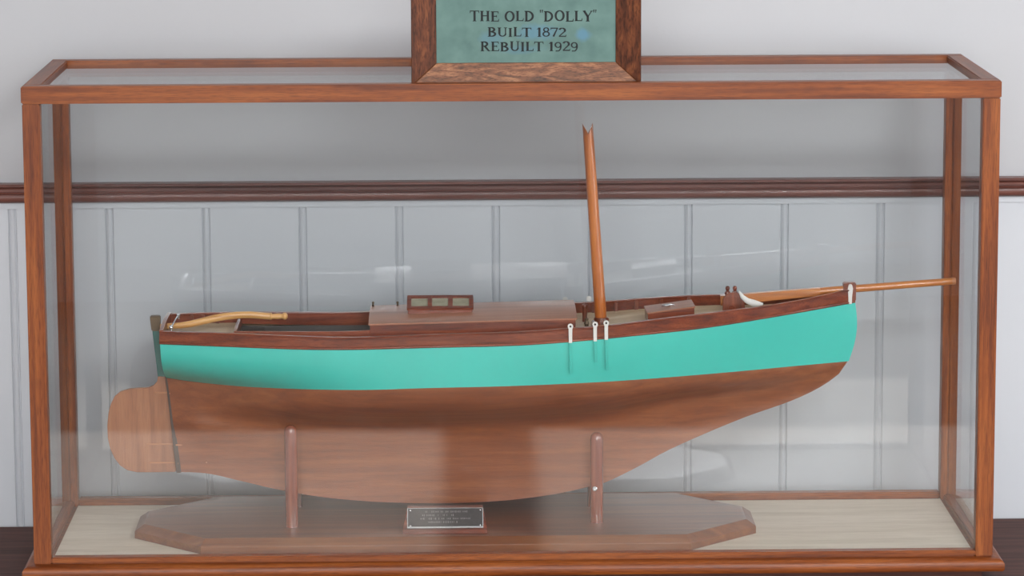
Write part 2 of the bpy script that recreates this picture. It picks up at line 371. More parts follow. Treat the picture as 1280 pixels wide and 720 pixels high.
# floor board
FZ = .0015
box('floor_board', (-CW+PWD, PWD, .0), (CW-PWD, CD-PWD, FZ), 'case_floor', case, bevel=0)
for sx in (-1, 1):
    for (y0, y1) in ((.0008, PWD), (CD-PWD, CD-.0008)):
        x0, x1 = (-CW+.001, -CW+PWD) if sx < 0 else (CW-PWD, CW-.001)
        if y0 < .1:
            box('post', (x0, y0, .0), (x1, y1, CH-.0218), 'oak_z', case, bevel=.0012)
        else:                                   # the back posts show the seam of a glazing bead
            xm = x0+.0118 if sx < 0 else x1-.0118
            box('post', (min(xm, x0 if sx < 0 else x1), y0+.0008, .0), (max(xm, x0 if sx < 0 else x1), y1, CH-.0218), 'oak_z', case, bevel=.001)
            xi_ = x1 if sx < 0 else x0
            box('glazing_bead', (min(xm-sx*.0004, xi_), y0, .0), (max(xm-sx*.0004, xi_), y1, CH-.0218), 'oak_z', case, bevel=.001)
# top rails
RT = .0215
box('top_rail', (-CW, 0, CH-RT), (CW, PWD, CH), 'oak_x', case, bevel=.0014)
box('top_rail', (-CW, CD-PWD, CH-RT), (CW, CD, CH), 'oak_x', case, bevel=.0014)
box('top_rail', (-CW, PWD, CH-RT), (-CW+PWD, CD-PWD, CH), 'oak_y', case, bevel=.0014)
box('top_rail', (CW-PWD, PWD, CH-RT), (CW, CD-PWD, CH), 'oak_y', case, bevel=.0014)
# bottom rails
BR = .0078
box('bottom_rail', (-CW+PWD, .001, 0), (CW-PWD, .018, BR), 'oak_x', case, bevel=.0015)
box('bottom_rail', (-CW+PWD, CD-.018, 0), (CW-PWD, CD-.001, BR+.002), 'oak_x', case, bevel=.0015)
box('bottom_rail', (-CW+.001, PWD, 0), (-CW+.018, CD-PWD, BR), 'oak_y', case, bevel=.0015)
box('bottom_rail', (CW-.018, PWD, 0), (CW-.001, CD-PWD, BR), 'oak_y', case, bevel=.0015)
# glass
g0 = BR-.001; g1 = CH-RT+.001
box('glass_pane', (-CW+PWD-.001, .009, g0), (CW-PWD+.001, .012, g1), 'glass', case, bevel=0, label='clear front glass pane with faint reflections')
box('glass_pane', (-CW+PWD-.001, CD-.012, g0), (CW-PWD+.001, CD-.009, g1), 'glass', case, bevel=0)
box('glass_pane', (-CW+.009, PWD-.001, g0), (-CW+.012, CD-PWD+.001, g1), 'glass', case, bevel=0)
box('glass_pane', (CW-.012, PWD-.001, g0), (CW-.009, CD-PWD+.001, g1), 'glass', case, bevel=0)
box('glass_pane', (-CW+PWD-.001, PWD-.001, CH-.0083), (CW-PWD+.001, CD-PWD+.001, CH-.0053), 'glass', case, bevel=0)

# ================================================================== SIGN
SY = .0265                                    # front plane of the sign, behind the front rail
SZ = CH-.0052                                  # stands on the top pane
sign = thing('framed_sign', ((U(657, 90, SY).x), SY+.012, SZ), 'oak framed green sign with painted black lettering on top of the glass case', 'sign')
xl0 = U(514, 60, SY).x; xr0 = U(801.5, 60, SY).x
fw = .0300; fth = .026
PB = CH-.008+fw; panel_h = .0800; PT = PB+panel_h; ST = PT+fw
def member(name, o0, o1, i1, i0_, mat):
    """mitred frame member: outer edge o0-o1 proud, inner edge i0-i1 recessed (sloping face)"""
    rec = .011
    fr = [Vector((o0[0], SY, o0[1])), Vector((o1[0], SY, o1[1])), Vector((i1[0], SY+rec, i1[1])), Vector((i0_[0], SY+rec, i0_[1]))]
    bk = [Vector((q.x, SY+fth, q.z)) for q in fr]
    v = fr+bk
    f = [(0, 1, 2, 3), (7, 6, 5, 4), (0, 4, 5, 1), (1, 5, 6, 2), (2, 6, 7, 3), (3, 7, 4, 0)]
    return mesh(name, v, f, mat, sign, bevel=.0008, seg=1)
A, B, C_, D_ = (xl0, SZ), (xr0, SZ), (xr0, ST), (xl0, ST)
a, b, c, d = (xl0+fw*1.03, PB), (xr0-fw*1.03, PB), (xr0-fw*1.03, PT), (xl0+fw*1.03, PT)
member('frame_rail', A, B, b, a, 'sign_x'); member('frame_rail', C_, D_, d, c, 'sign_x')
member('frame_stile', D_, A, a, d, 'sign_z'); member('frame_stile', B, C_, c, b, 'sign_z')
PY = SY+.013
board = box('sign_board', (a[0]-.004, PY, PB-.004), (b[0]+.004, PY+.006, PT+.004), 'sign_green', sign, bevel=0)
# blue touched-up patches of the sign paint
nt, tc, r1, p = SIGN_NODES
prev = r1.outputs['Color']
so = ORG[sign.name]
for (px, py, rx, ry, am) in ((672, 40, .030, .011, .55), (729, 44, .010, .010, .75), (615, 48, .018, .010, .35), (650, 62, .03, .006, .3)):
    c0 = U(px, py, PY)-so
    mp = nt.nodes.new('ShaderNodeMapping'); mp.inputs['Location'].default_value = (-c0.x/rx, 0, -c0.z/ry); mp.inputs['Scale'].default_value = (1/rx, 0, 1/ry)
    nt.links.new(tc.outputs['Object'], mp.inputs['Vector'])
    ln = nt.nodes.new('ShaderNodeVectorMath'); ln.operation = 'LENGTH'; nt.links.new(mp.outputs[0], ln.inputs[0])
    nz = nt.nodes.new('ShaderNodeTexNoise'); nz.inputs['Scale'].default_value = 70; nt.links.new(tc.outputs['Object'], nz.inputs['Vector'])
    ad = nt.nodes.new('ShaderNodeMath'); ad.operation = 'MULTIPLY_ADD'; nt.links.new(nz.outputs['Fac'], ad.inputs[0]); ad.inputs[1].default_value = 1.2; nt.links.new(ln.outputs['Value'], ad.inputs[2])
    mr = nt.nodes.new('ShaderNodeMapRange'); mr.inputs[1].default_value = 1.0; mr.inputs[2].default_value = 1.7; mr.inputs[3].default_value = am; mr.inputs[4].default_value = 0
    nt.links.new(ad.outputs[0], mr.inputs[0])
    mx = nt.nodes.new('ShaderNodeMix'); mx.data_type = 'RGBA'; nt.links.new(mr.outputs[0], mx.inputs[0])
    nt.links.new(prev, mx.inputs[6]); mx.inputs[7].default_value = srgb(66, 116, 142); prev = mx.outputs[2]
nt.links.new(prev, p.inputs['Base Color'])

# hand-painted roman capitals, built from strokes
TK, TN = .20, .095
def seg(p0, p1, w0, w1=None):
    w1 = w0 if w1 is None else w1
    p0 = Vector(p0).to_2d() if len(p0) == 3 else Vector(p0); p1 = Vector(p1)
    d = (p1-p0).normalized(); n = Vector((-d.y, d.x))
    return [[p0+n*w0/2, p0-n*w0/2, p1-n*w1/2, p1+n*w1/2]]
def stem(x, y0=0, y1=1, s0=True, s1=True, w=TK):
    q = seg((x, y0), (x, y1), w)
    if s0: q += seg((x-.17, y0+.03), (x+.17, y0+.03), .06)
    if s1: q += seg((x-.17, y1-.03), (x+.17, y1-.03), .06)
    return q
def arc(cx, cy, rx, ry, a0, a1, wt=TK, wn=TN, n=14):
    q = []
    for i in range(n):
        ps = []
        for k in (i, i+1):
            an = math.radians(a0+(a1-a0)*k/n); w = wn+(wt-wn)*abs(math.cos(an))
            c_, s_ = math.cos(an), math.sin(an)
            ps.append((Vector((cx+(rx+w/2)*c_, cy+(ry+w/2)*s_)), Vector((cx+(rx-w/2)*c_, cy+(ry-w/2)*s_))))
        q.append([ps[0][0], ps[0][1], ps[1][1], ps[1][0]])
    return q
G = {
 'T': (.90, stem(.45, s1=False)+seg((.06, .96), (.84, .96), .08)+seg((.08, 1), (.04, .76), .09, .04)+seg((.82, 1), (.86, .76), .09, .04)),
 'H': (.98, stem(.22)+stem(.76)+seg((.22, .52), (.76, .52), TN)),
 'E': (.84, stem(.22)+seg((.2, .96), (.72, .96), .08)+seg((.2, .52), (.58, .52), TN)+seg((.2, .04), (.76, .04), .08)+seg((.70, 1), (.74, .76), .09, .04)+seg((.73, 0), (.78, .26), .09, .04)+seg((.57, .62), (.57, .42), .06)),
 'O': (1.0, arc(.5, .5, .36, .455, 0, 360, n=26)),
 'L': (.80, stem(.22)+seg((.2, .04), (.72, .04), .08)+seg((.69, 0), (.76, .28), .1, .04)),
 'D': (.98, stem(.22)+arc(.30, .5, .50, .455, -90, 90)+seg((.1, .955), (.32, .955), .075)+seg((.1, .045), (.32, .045), .075)),
 'Y': (.92, stem(.46, 0, .5, s1=False)+seg((.12, 1), (.46, .46), TK)+seg((.82, 1), (.48, .46), .09)+seg((0, .97), (.27, .97), .06)+seg((.68, .97), (.95, .97), .06)),
 'B': (.88, stem(.22)+arc(.36, .755, .28, .205, -90, 90)+arc(.36, .275, .36, .23, -90, 90)+seg((.2, .955), (.38, .955), TN)+seg((.2, .53), (.38, .53), TN)+seg((.2, .045), (.38, .045), TN)),
 'U': (.98, stem(.22, .3, 1, s0=False)+seg((.78, .3), (.78, 1), .10)+seg((.62, .97), (.94, .97), .06)+arc(.5, .32, .28, .28, 180, 360, .15, .1)),
 'I': (.46, stem(.23)),
 'R': (.96, stem(.22)+arc(.36, .74, .30, .22, -90, 90)+seg((.2, .955), (.38, .955), TN)+seg((.2, .515), (.38, .515), TN)+seg((.44, .52), (.80, .04), TK, .15)+seg((.72, .04), (.95, .04), .07)),
 '1': (.52, stem(.28, s1=False)+seg((.28, .97), (.06, .80), .11, .05)),
 '8': (.74, arc(.37, .745, .21, .205, 0, 360, .14, n=20)+arc(.37, .28, .27, .235, 0, 360, .15, n=20)),
 '7': (.72, seg((.06, .94), (.70, .94), .12)+seg((.08, 1), (.05, .74), .1, .04)+seg((.64, .92), (.28, 0), .10, .17)),
 '2': (.74, arc(.36, .72, .25, .235, 165, -35)+seg((.60, .62), (.10, .09), .13, .1)+seg((.06, .06), (.70, .06), .12)+seg((.66, .0), (.72, .24), .09, .04)),
 '9': (.74, arc(.36, .69, .25, .265, 0, 360, .14, n=20)+arc(.33, .55, .29, .51, 10, -75, .14)+seg((.46, .05), (.14, .05), .08, .12)),
 '"': (.36, seg((.10, 1.12), (.08, .82), .12, .05)+seg((.28, 1.12), (.26, .82), .12, .05)),
 ' ': (.42, []),
}
def lettering(text, x0, x1, ybase, ytop, jit):
    pb = U(x0, ybase, PY); pt = U(x0, ytop, PY); pe = U(x1, ybase, PY)
    h = pt.z-pb.z; tot = sum(G[c_][0] for c_ in text)
    sx = (pe.x-pb.x)/tot; slope = (pe.z-pb.z)/(pe.x-pb.x)
    v = []; f = []; cx = 0
    for i, c_ in enumerate(text):
        dz = jit*math.sin(i*2.7)*h; k_ = 1+jit*math.cos(i*1.9)
        for q in G[c_][1]:
            pts = []
            for r_ in q:
                X = pb.x+(cx+r_.x)*sx; Z = pb.z+r_.y*h*k_+dz+slope*(X-pb.x)
                pts.append(Vector((X, 0, Z)))
            pv, pf = prism(pts, (0, PY+.0006, 0), (0, PY-.00025, 0))
            b_ = len(v); v += pv; f += [tuple(j+b_ for j in g) for g in pf]
        cx += G[c_][0]
    o = mesh('lettering', v, f, 'ink', board)
    return o
lettering('THE OLD "DOLLY"', 587, 746, 26.6, 13.6, .03)
lettering('BUILT 1872', 609, 708, 45.8, 34.4, .03)
lettering('REBUILT 1929', 600, 723, 64.0, 52.2, .03)

# ================================================================== MODEL STAND
YC = .1725
zb0 = FZ; z1 = FZ+.0095; z2 = FZ+.0180
fl = UZ(251.5, 691.5, zb0); fr = UZ(864, 689.5, zb0); ll = UZ(169, 672, zb0); rr = UZ(945.5, 668, zb0)
YF = max(min((fl.y+fr.y)/2, .05), .0235); YS = (ll.y+rr.y)/2
print('stand front', fl, fr, ll, rr, YF, YS)
stand = thing('model_stand', ((fl.x+fr.x)/2, YC, FZ), 'low wooden stand with dowel posts carrying the ship model', 'stand')
oct_ = [(fl.x, YF), (fr.x, YF), (rr.x, YS), (rr.x, 2*YC-YS), (fr.x, 2*YC-YF), (fl.x, 2*YC-YF), (ll.x, 2*YC-YS), (ll.x, YS)]
ccx = (fl.x+fr.x)/2
def inset(pts, k):
    out = []; n = len(pts)
    for i in range(n):
        p0, p1, p2 = Vector(pts[i-1]), Vector(pts[i]), Vector(pts[(i+1) % n])
        d0 = (p1-p0).normalized(); d1 = (p2-p1).normalized()
        n0 = Vector((-d0.y, d0.x)); n1 = Vector((-d1.y, d1.x))
        bis = (n0+n1).normalized(); out.append(tuple(p1+bis*k/max(.3, bis.dot(n0))))
    return out
lv = [(oct_, zb0), (oct_, z1), (inset(oct_, .012), z2)]
v = []; f = []
for pts, z in lv: v += [(x, y, z) for x, y in pts]
for i in range(2):
    for j in range(8): f.append((i*8+j, i*8+(j+1) % 8, i*8+8+(j+1) % 8, i*8+8+j))
f.append(tuple(range(7, -1, -1))); f.append(tuple(range(16, 24)))
mesh('base_board', v, f, 'stand', stand, bevel=.0006, seg=1)
POSTS = []
for (px, pyb, pyt) in ((365, 660, 531), (746, 654.5, 540)):
    b0 = UZ(px, pyb-2, z2); yy = b0.y
    tz = U(px, pyt, yy).z
    POSTS.append((b0.x, yy, tz)); print('post', b0, tz)
    for s in (-1, 1):
        y_ = YC+s*(YC-yy); R = .0083; L = tz-z2
        v, f = lathe((b0.x, y_, z2), [(R*1.02, 0), (R, .004), (R, L-R*1.0), (R*.94, L-R*.66), (R*.76, L-R*.33), (R*.45, L-R*.1), (R*.02, L)], 22)
        po = mesh('post', v, f, 'dowel', stand, smooth=True, auto=1.2)
        if px > 500 and s < 0:
            sc = U(743.5, 611, y_-R)
            v, f = tube([(sc.x, y_-R*.98, sc.z), (sc.x, y_-R-.0012, sc.z), (sc.x, y_-R-.0022, sc.z)], [.0032, .0032, .0018], 12)
            mesh('screw', v, f, 'steel', po, smooth=True, auto=.6)
# name block with a sloping metal plate
n0 = UZ(503, 668, z2); n1 = UZ(609.5, 667, z2); yb = (n0.y+n1.y)/2
top = U(556, 635.5, yb+.012)
bt = top.z; bx0, bx1 = n0.x, n1.x
xi = .006
v = [(bx0, yb, z2), (bx1, yb, z2), (bx1, yb+.03, z2), (bx0, yb+.03, z2), (bx0, yb, z2+.006), (bx1, yb, z2+.006),
     (bx1-xi, yb+.0155, bt), (bx0+xi, yb+.0155, bt), (bx1-xi, yb+.03, bt), (bx0+xi, yb+.03, bt)]
f = [(0, 1, 5, 4), (4, 5, 6, 7), (7, 6, 8, 9), (3, 9, 8, 2), (0, 3, 2, 1), (0, 4, 7, 9, 3), (1, 2, 8, 6, 5)]
nb = mesh('name_block', v, f, 'mahog', stand, bevel=.0006, seg=1)
Pb = Vector((0, yb, z2+.006)); Pt = Vector((0, yb+.0155, bt)); dv = (Pt-Pb); nn = Vector((0, -dv.z, dv.y)).normalized()
px0, px1 = U(509, 650, yb+.006).x, U(604, 650, yb+.006).x
def onpl(x, s, h): q = Pb+dv*s+nn*h; return Vector((x, q.y, q.z))
def slabp(x0, x1, s0, s1, h0, h1):
    v = [onpl(x, s, h) for x in (x0, x1) for s in (s0, s1) for h in (h0, h1)]
    return v, BOXF
pl = mesh('name_plate', *slabp(px0, px1, .04, .97, .0002, .0016), 'plaque', stand, label='dark engraved metal plate with bright edge')
v, f = merge(slabp(px0, px1, .04, .11, .0012, .0022), slabp(px0, px1, .95, .97, .0012, .0020), slabp(px0, px0+.0010, .04, .97, .0012, .0020), slabp(px1-.0010, px1, .04, .97, .0012, .0020))
mesh('bright_border', v, f, 'steel', pl)
import random
rnd = random.Random(7)
rows = []
for s, a_, b_ in ((.80, .24, .80), (.64, .20, .62), (.48, .16, .84), (.32, .28, .70)):
    x = px0+(px1-px0)*a_
    while x < px0+(px1-px0)*b_:
        w = rnd.uniform(.0006, .0016); hgt = rnd.uniform(.05, .09)
        if rnd.random() > .25: rows.append(slabp(x, x+w*.6, s-hgt/2, s+hgt/2, .0014, .0018))
        x += w+.0007
v, f = merge(*rows); eng = mesh('engraving', v, f, 'engrave', pl); eng['kind'] = 'stuff'
for (x, s) in ((px0+.004, .86), (px1-.004, .86), (px0+.004, .15), (px1-.004, .15)):
    c0 = onpl(x, s, .0015)
    v, f = tube([c0, c0+nn*.0012, c0+nn*.0018], [.0014, .0013, .0006], 10)
    mesh('pin', v, f, 'steel', pl, smooth=True, auto=.8)

# ================================================================== SHIP MODEL
boat = thing('sailing_boat_model', (0, YC, z2), 'turquoise and varnished wood sailing boat model with notched stump mast and long bowsprit', 'ship model')
# half breadths along the length, keyed by pixel column
HB_S = [(200, .068), (290, .082), (373, .092), (440, .097), (540, .102), (640, .102), (710, .099), (780, .091), (880, .073), (974, .043), (1030, .020), (1069, .0035)]
HB_W = [(207, .0095), (240, .020), (317, .050), (380, .074), (440, .089), (540, .098), (640, .096), (760, .082), (880, .056), (974, .029), (1030, .012), (1061, .0035)]
PAINT = [(200, 430), (290, 433.5), (373, 436.6), (440, 437), (540, 434.5), (640, 432), (710, 427.5), (780, 421), (880, 410), (974, 395), (1069, 378)]
BULW = [(200, 414.5), (289, 417), (373, 420.5), (440, 422), (540, 418.5), (640, 415.5), (710, 411), (762, 407), (810, 400.8), (867, 394), (907, 389), (955, 383), (1000, 375.5), (1035, 368), (1069, 360.5)]
WL = [(207.5, 472), (240, 477), (317, 484), (440, 487.5), (540, 485), (640, 482.5), (760, 477), (880, 468), (1000, 457), (1061, 451.5)]
KEEL = [(207.5, 590), (224, 590), (260, 592), (300, 601), (350, 612.5), (400, 621), (450, 626), (500, 628.5), (560, 629), (620, 626.5), (660, 622.5), (698, 617), (738, 608), (757, 603), (800, 582), (831, 565), (881, 542.5), (937, 520), (985, 503.5), (1020, 488), (1045, 472), (1055, 462), (1061, 451.5)]
N = 72
def easing(i): return i/N
tops = []; wls = []; buls = []
for i in range(N+1):
    u = i/N
    x = 200+(1069-200)*u
    b = interp(HB_S, x); tops.append((U(x, interp(PAINT, x), YC-b), b))
    b2 = b+.0006
    buls.append((U(x, interp(BULW, x), YC-b2), b2))
    xw = 207.5+(1061-207.5)*u; bw = interp(HB_W, xw)
    wls.append((U(xw, interp(WL, xw), YC-bw), bw))
ROWS = 10
def topside_pt(i, s):
    """s: 0 at waterline .. 1 at top of the paint"""
    (T, bs), (Wp, bw) = tops[i], wls[i]; u = i/N
    X = Wp.x+(T.x-Wp.x)*s; Z = Wp.z+(T.z-Wp.z)*s
    pw_ = 2.8 if u < .12 else 2.8-1.3*min(1, (u-.12)/.35)
    if u > .75: pw_ = 1.5-.5*(u-.75)/.25
    if u > .9: X += .006*math.sin(math.pi*s)*(u-.9)/.1     # gently rounded stem
    return X, Z, bw+(bs-bw)*(1-(1-s)**pw_)
def two_sided(grid, close_aft=False, close_bottom=False):
    """grid[i][j] = (X, Z, halfbreadth) -> mesh with port and starboard sides"""
    v = []; f = []; n = len(grid); m_ = len(grid[0])
    for s in (-1, 1):
        for r in grid:
            for (X, Z, h) in r: v.append((X, YC+s*h, Z))
    o_ = n*m_
    for i in range(n-1):
        for j in range(m_-1):
            q = (i*m_+j, (i+1)*m_+j, (i+1)*m_+j+1, i*m_+j+1); f.append(q); f.append(tuple(o_+k for k in reversed(q)))
    if close_aft:
        for j in range(m_-1): f.append((j, j+1, o_+j+1, o_+j))
    for j in range(m_-1):
        a_ = (n-1)*m_+j; f.append((a_, o_+a_, o_+a_+1, a_+1))
    if close_bottom:
        for i in range(n-1): f.append((i*m_, o_+i*m_, o_+(i+1)*m_, (i+1)*m_))
    return v, f
grid = [[topside_pt(i, j/ROWS) for j in range(ROWS+1)] for i in range(N+1)]
v, f = two_sided(grid, close_aft=True)
mesh('topsides', v, f, 'turq', boat, smooth=True, auto=.7, label='turquoise painted upper hull')
# underbody: wineglass sections running down to the keel
TKEEL = .0095
grid = []
for i in range(N+1):
    u = i/N; (Wp, bw) = wls[i]; xw = 207.5+(1061-207.5)*u
    kx = 224+(1061-224)*u if u < .25 else None
    fade = max(0, 1-u/.25)
    xk = xw+16.5*fade                      # raked stern post
    K = U(xk, interp(KEEL, xk), YC-TKEEL)
    tk = TKEEL if u < .7 else TKEEL-(TKEEL-.0035)*(u-.7)/.3
    tk = min(tk, bw)
    d = Wp.z-K.z; row = []
    deep = min(1, d/.10)
    te = min(tk+.010*deep, bw); fe = .46+.30*(1-deep)
    P = ((bw, 0), (bw*.98, fe*.58), (te+(bw-te)*(.08+.3*(1-deep)), fe*.60), (te, fe))
    for j in range(21):
        q_ = 1-j/20
        if q_ <= .7:
            t_ = q_/.7; c3 = [(1-t_)**3, 3*t_*(1-t_)**2, 3*t_*t_*(1-t_), t_**3]
            h = sum(c_*p_[0] for c_, p_ in zip(c3, P)); dd = sum(c_*p_[1] for c_, p_ in zip(c3, P))
        else:
            t_ = (q_-.7)/.3; dd = fe+(1-fe)*t_; h = tk+(te-tk)*(1-t_)**2
        row.append((Wp.x+(K.x-Wp.x)*dd, Wp.z-d*dd, h))
    grid.append(row)
UNDER = grid
v, f = two_sided(grid, close_aft=True, close_bottom=True)
mesh('underbody', v, f, 'bottom', boat, smooth=True, auto=.7, label='brown varnished lower hull and keel')

# plan-form sweeps along the sheer
def plan_tangent(lst, i):
    a_, b_ = lst[max(i-1, 0)], lst[min(i+1, N)]
    return Vector((b_[0].x-a_[0].x, b_[1]-a_[1])).normalized()
def sweep_side(s, fn, i_from=0, i_to=N):
    """fn(i) -> list of (inward offset, z, base half breadth, X)"""
    v = []; f = []; cnt = None
    for i in range(i_from, i_to+1):
        pr_ = fn(i); cnt = len(pr_)
        for (off, z, hb, X) in pr_:
            v.append((X, YC+s*max(hb-off, .0002), z))
    n = i_to-i_from
    for i in range(n):
        for j in range(cnt):
            f.append((i*cnt+j, i*cnt+(j+1) % cnt, (i+1)*cnt+(j+1) % cnt, (i+1)*cnt+j))
    f.append(tuple(range(cnt))); f.append(tuple(range((n+1)*cnt-1, n*cnt-1, -1)))
    return v, f
def bul_prof(i):
    (T, b), (Bp, b2) = tops[i], buls[i]; zb = T.z; zt = Bp.z; h = zt-zb; X = T.x
    th = .0042
    return [(0, zb, b, X), (-.0006, zb+h*.45, b, X), (-.0006, zt-.0016, b, X), (th, zt-.0016, b, X), (th, zb-.001, b, X), (.002, zb-.001, b, X)]
def cap_prof(i):
    (T, b), (Bp, b2) = tops[i], buls[i]; z = Bp.z; X = T.x
    return [(-.0016, z-.0018, b, X), (-.0022, z-.0008, b, X), (-.0016, z+.0003, b, X), (.0052, z+.0003, b, X), (.0056, z-.0008, b, X), (.0052, z-.0018, b, X)]
def rub_prof(i):
    (T, b), (Bp, b2) = tops[i], buls[i]; z = T.z; X = T.x
    return [(.0002, z-.0005, b, X), (-.0016, z, b, X), (-.0022, z+.0013, b, X), (-.0016, z+.0026, b, X), (.0002, z+.0031, b, X)]
for s in (-1, 1):
    mesh('bulwark', *sweep_side(s, bul_prof), 'mahog', boat, smooth=True, auto=.6)
    mesh('cap_rail', *sweep_side(s, cap_prof), 'mahog', boat, smooth=True, auto=.9)
    mesh('rubbing_strake', *sweep_side(s, rub_prof), 'mahog', boat, smooth=True, auto=.9)
# transom: wooden upper panel between the bulwark ends
T0, B0 = tops[0][0], buls[0][0]; hb0 = tops[0][1]
v = []; f = []
for dx in (-.001, .004):
    for k in range(9):
        y = -1+2*k/8
        v.append((T0.x+dx, YC+y*hb0, T0.z-.0005)); v.append((B0.x+dx, YC+y*hb0, B0.z+.0015+.003*(1-y*y)))
for k in range(8):
    a_ = k*2; f += [(a_, a_+2, a_+3, a_+1), (18+a_, 18+a_+1, 18+a_+3, 18+a_+2), (a_+1, a_+3, 18+a_+3, 18+a_+1), (a_, 18+a_, 18+a_+2, a_+2)]
f += [(0, 1, 19, 18), (16, 34, 35, 17)]
mesh('transom', v, f, 'mahog', boat, smooth=True, auto=.6)

# deck (with the cockpit well left open)
X_C0 = U(297, 410, YC).x; X_C1 = U(462.5, 405, YC-.07).x; X_F = U(719.5, 398, YC-.07).x
HW = .0705
def zdeck(X):
    for i in range(N):
        if tops[i][0].x <= X <= tops[i+1][0].x:
            k = (X-tops[i][0].x)/(tops[i+1][0].x-tops[i][0].x)
            return buls[i][0].z*(1-k)+buls[i+1][0].z*k-.0135
    return buls[0][0].z-.0135 if X < tops[0][0].x else buls[N][0].z-.0135
def hbreadth(X):
    for i in range(N):
        if tops[i][0].x <= X <= tops[i+1][0].x:
            k = (X-tops[i][0].x)/(tops[i+1][0].x-tops[i][0].x)
            return tops[i][1]*(1-k)+tops[i+1][1]*k
    return tops[0][1] if X < tops[0][0].x else tops[N][1]
xs = sorted([tops[0][0].x+.002]+[tops[i][0].x for i in range(1, N)]+[X_C0, X_C1])
v = []; f = []
def strip(x0, x1, y0f, y1f):
    b_ = len(v)
    for x in (x0, x1):
        for yf in (y0f, y1f):
            v.append((x, YC+yf(x), zdeck(x)))
    for x in (x0, x1):
        for yf in (y0f, y1f):
            v.append((x, YC+yf(x), zdeck(x)-.002))
    f.extend([(b_, b_+2, b_+3, b_+1), (b_+4, b_+5, b_+7, b_+6)])
    f.extend([(b_, b_+1, b_+5, b_+4), (b_+2, b_+6, b_+7, b_+3)])
for x0, x1 in zip(xs[:-1], xs[1:]):
    if x1-x0 < 1e-6: continue
    hb = lambda x: max(hbreadth(x)-.003, .0005)
    if x0 >= X_C0-1e-7 and x1 <= X_C1+1e-7:
        strip(x0, x1, lambda x: -hb(x), lambda x: -HW+.002); strip(x0, x1, lambda x: HW-.002, hb)
    else:
        strip(x0, x1, lambda x: -hb(x), hb)
mesh('deck', v, f, 'deck', boat)
# cockpit well
zc = zdeck((X_C0+X_C1)/2)
v, f = merge(*[(boxv(a_, b_), BOXF) for a_, b_ in [((X_C0, YC-HW, zc-.030), (X_C1, YC+HW, zc-.028)),
    ((X_C0, YC-HW, zc-.03), (X_C0+.002, YC+HW, zc-.0005)), ((X_C0, YC-HW, zc-.03), (X_C1, YC-HW+.002, zc-.0005)), ((X_C0, YC+HW-.002, zc-.03), (X_C1, YC+HW, zc-.0005))]])
mesh('cockpit_well', v, f, 'cockpit_shade', boat)
# coamings
def coaming(s):
    v = []; f = []; n = 10
    for k in range(n+1):
        x = X_C0+(X_C1-X_C0)*k/n
        z0 = zdeck(x); z1_ = U(0, 0, 0).z
        h = .0145+.003*(k/n)
        for (y, z) in ((HW-.002, z0), (HW+.0015, z0), (HW+.0015, z0+h), (HW-.002, z0+h)):
            v.append((x, YC+s*y, z))
    for k in range(n):
        for j in range(4): f.append((k*4+j, k*4+(j+1) % 4, k*4+4+(j+1) % 4, k*4+4+j))
    f += [(0, 1, 2, 3), (n*4+3, n*4+2, n*4+1, n*4)]
    return v, f
for s in (-1, 1): mesh('coaming', *coaming(s), 'mahog', boat, bevel=.0005, seg=1)
box('coaming', (X_C0-.002, YC-HW, zdeck(X_C0)), (X_C0+.002, YC+HW, zdeck(X_C0)+.012), 'mahog', boat, bevel=.0005)

# cabin
ZR0 = U(462.5, 405.5, YC-HW).z; ZR1 = U(719.5, 398.2, YC-HW).z
v = []; f = []; n = 8
for k in range(n+1):
    x = X_C1+(X_F-X_C1)*k/n; zr = ZR0+(ZR1-ZR0)*k/n; z0 = zdeck(x)-.004
    v += [(x, YC-HW, z0), (x, YC-HW, zr), (x, YC+HW, zr), (x, YC+HW, z0)]
for k in range(n):
    for j in range(4): f.append((k*4+j, k*4+(j+1) % 4, k*4+4+(j+1) % 4, k*4+4+j))
f += [(0, 1, 2, 3), (n*4+3, n*4+2, n*4+1, n*4)]
cabin = mesh('cabin', v, f, 'mahog', boat)
v = []; f = []; m_ = 12
for k in range(n+1):
    x = X_C1-.002+(X_F-X_C1+.004)*k/n; zr = ZR0+(ZR1-ZR0)*k/n
    for j in range(m_+1):
        y = -1+2*j/m_; v.append((x, YC+y*(HW+.0012), zr+.0006+.0042*(1-y*y)))
    for j in range(m_+1):
        y = 1-2*j/m_; v.append((x, YC+y*(HW+.0012), zr-.0012+.0042*(1-y*y)))
c2 = 2*(m_+1)
for k in range(n):
    for j in range(c2): f.append((k*c2+j, k*c2+(j+1) % c2, (k+1)*c2+(j+1) % c2, (k+1)*c2+j))
f += [tuple(range(c2)), tuple(range((n+1)*c2-1, n*c2-1, -1))]
mesh('cabin_roof', v, f, 'roof', boat, smooth=True, auto=.5)
for px in (466.5, 497):
    q = U(px, 381.5, YC+.05)
    v, f = lathe((q.x, YC+.05, ZR0+.002), [(.0016, 0), (.0012, .004), (.0018, .006), (.0004, .0075)], 8)
    mesh('roof_knob', v, f, 'bronze', boat, smooth=True)
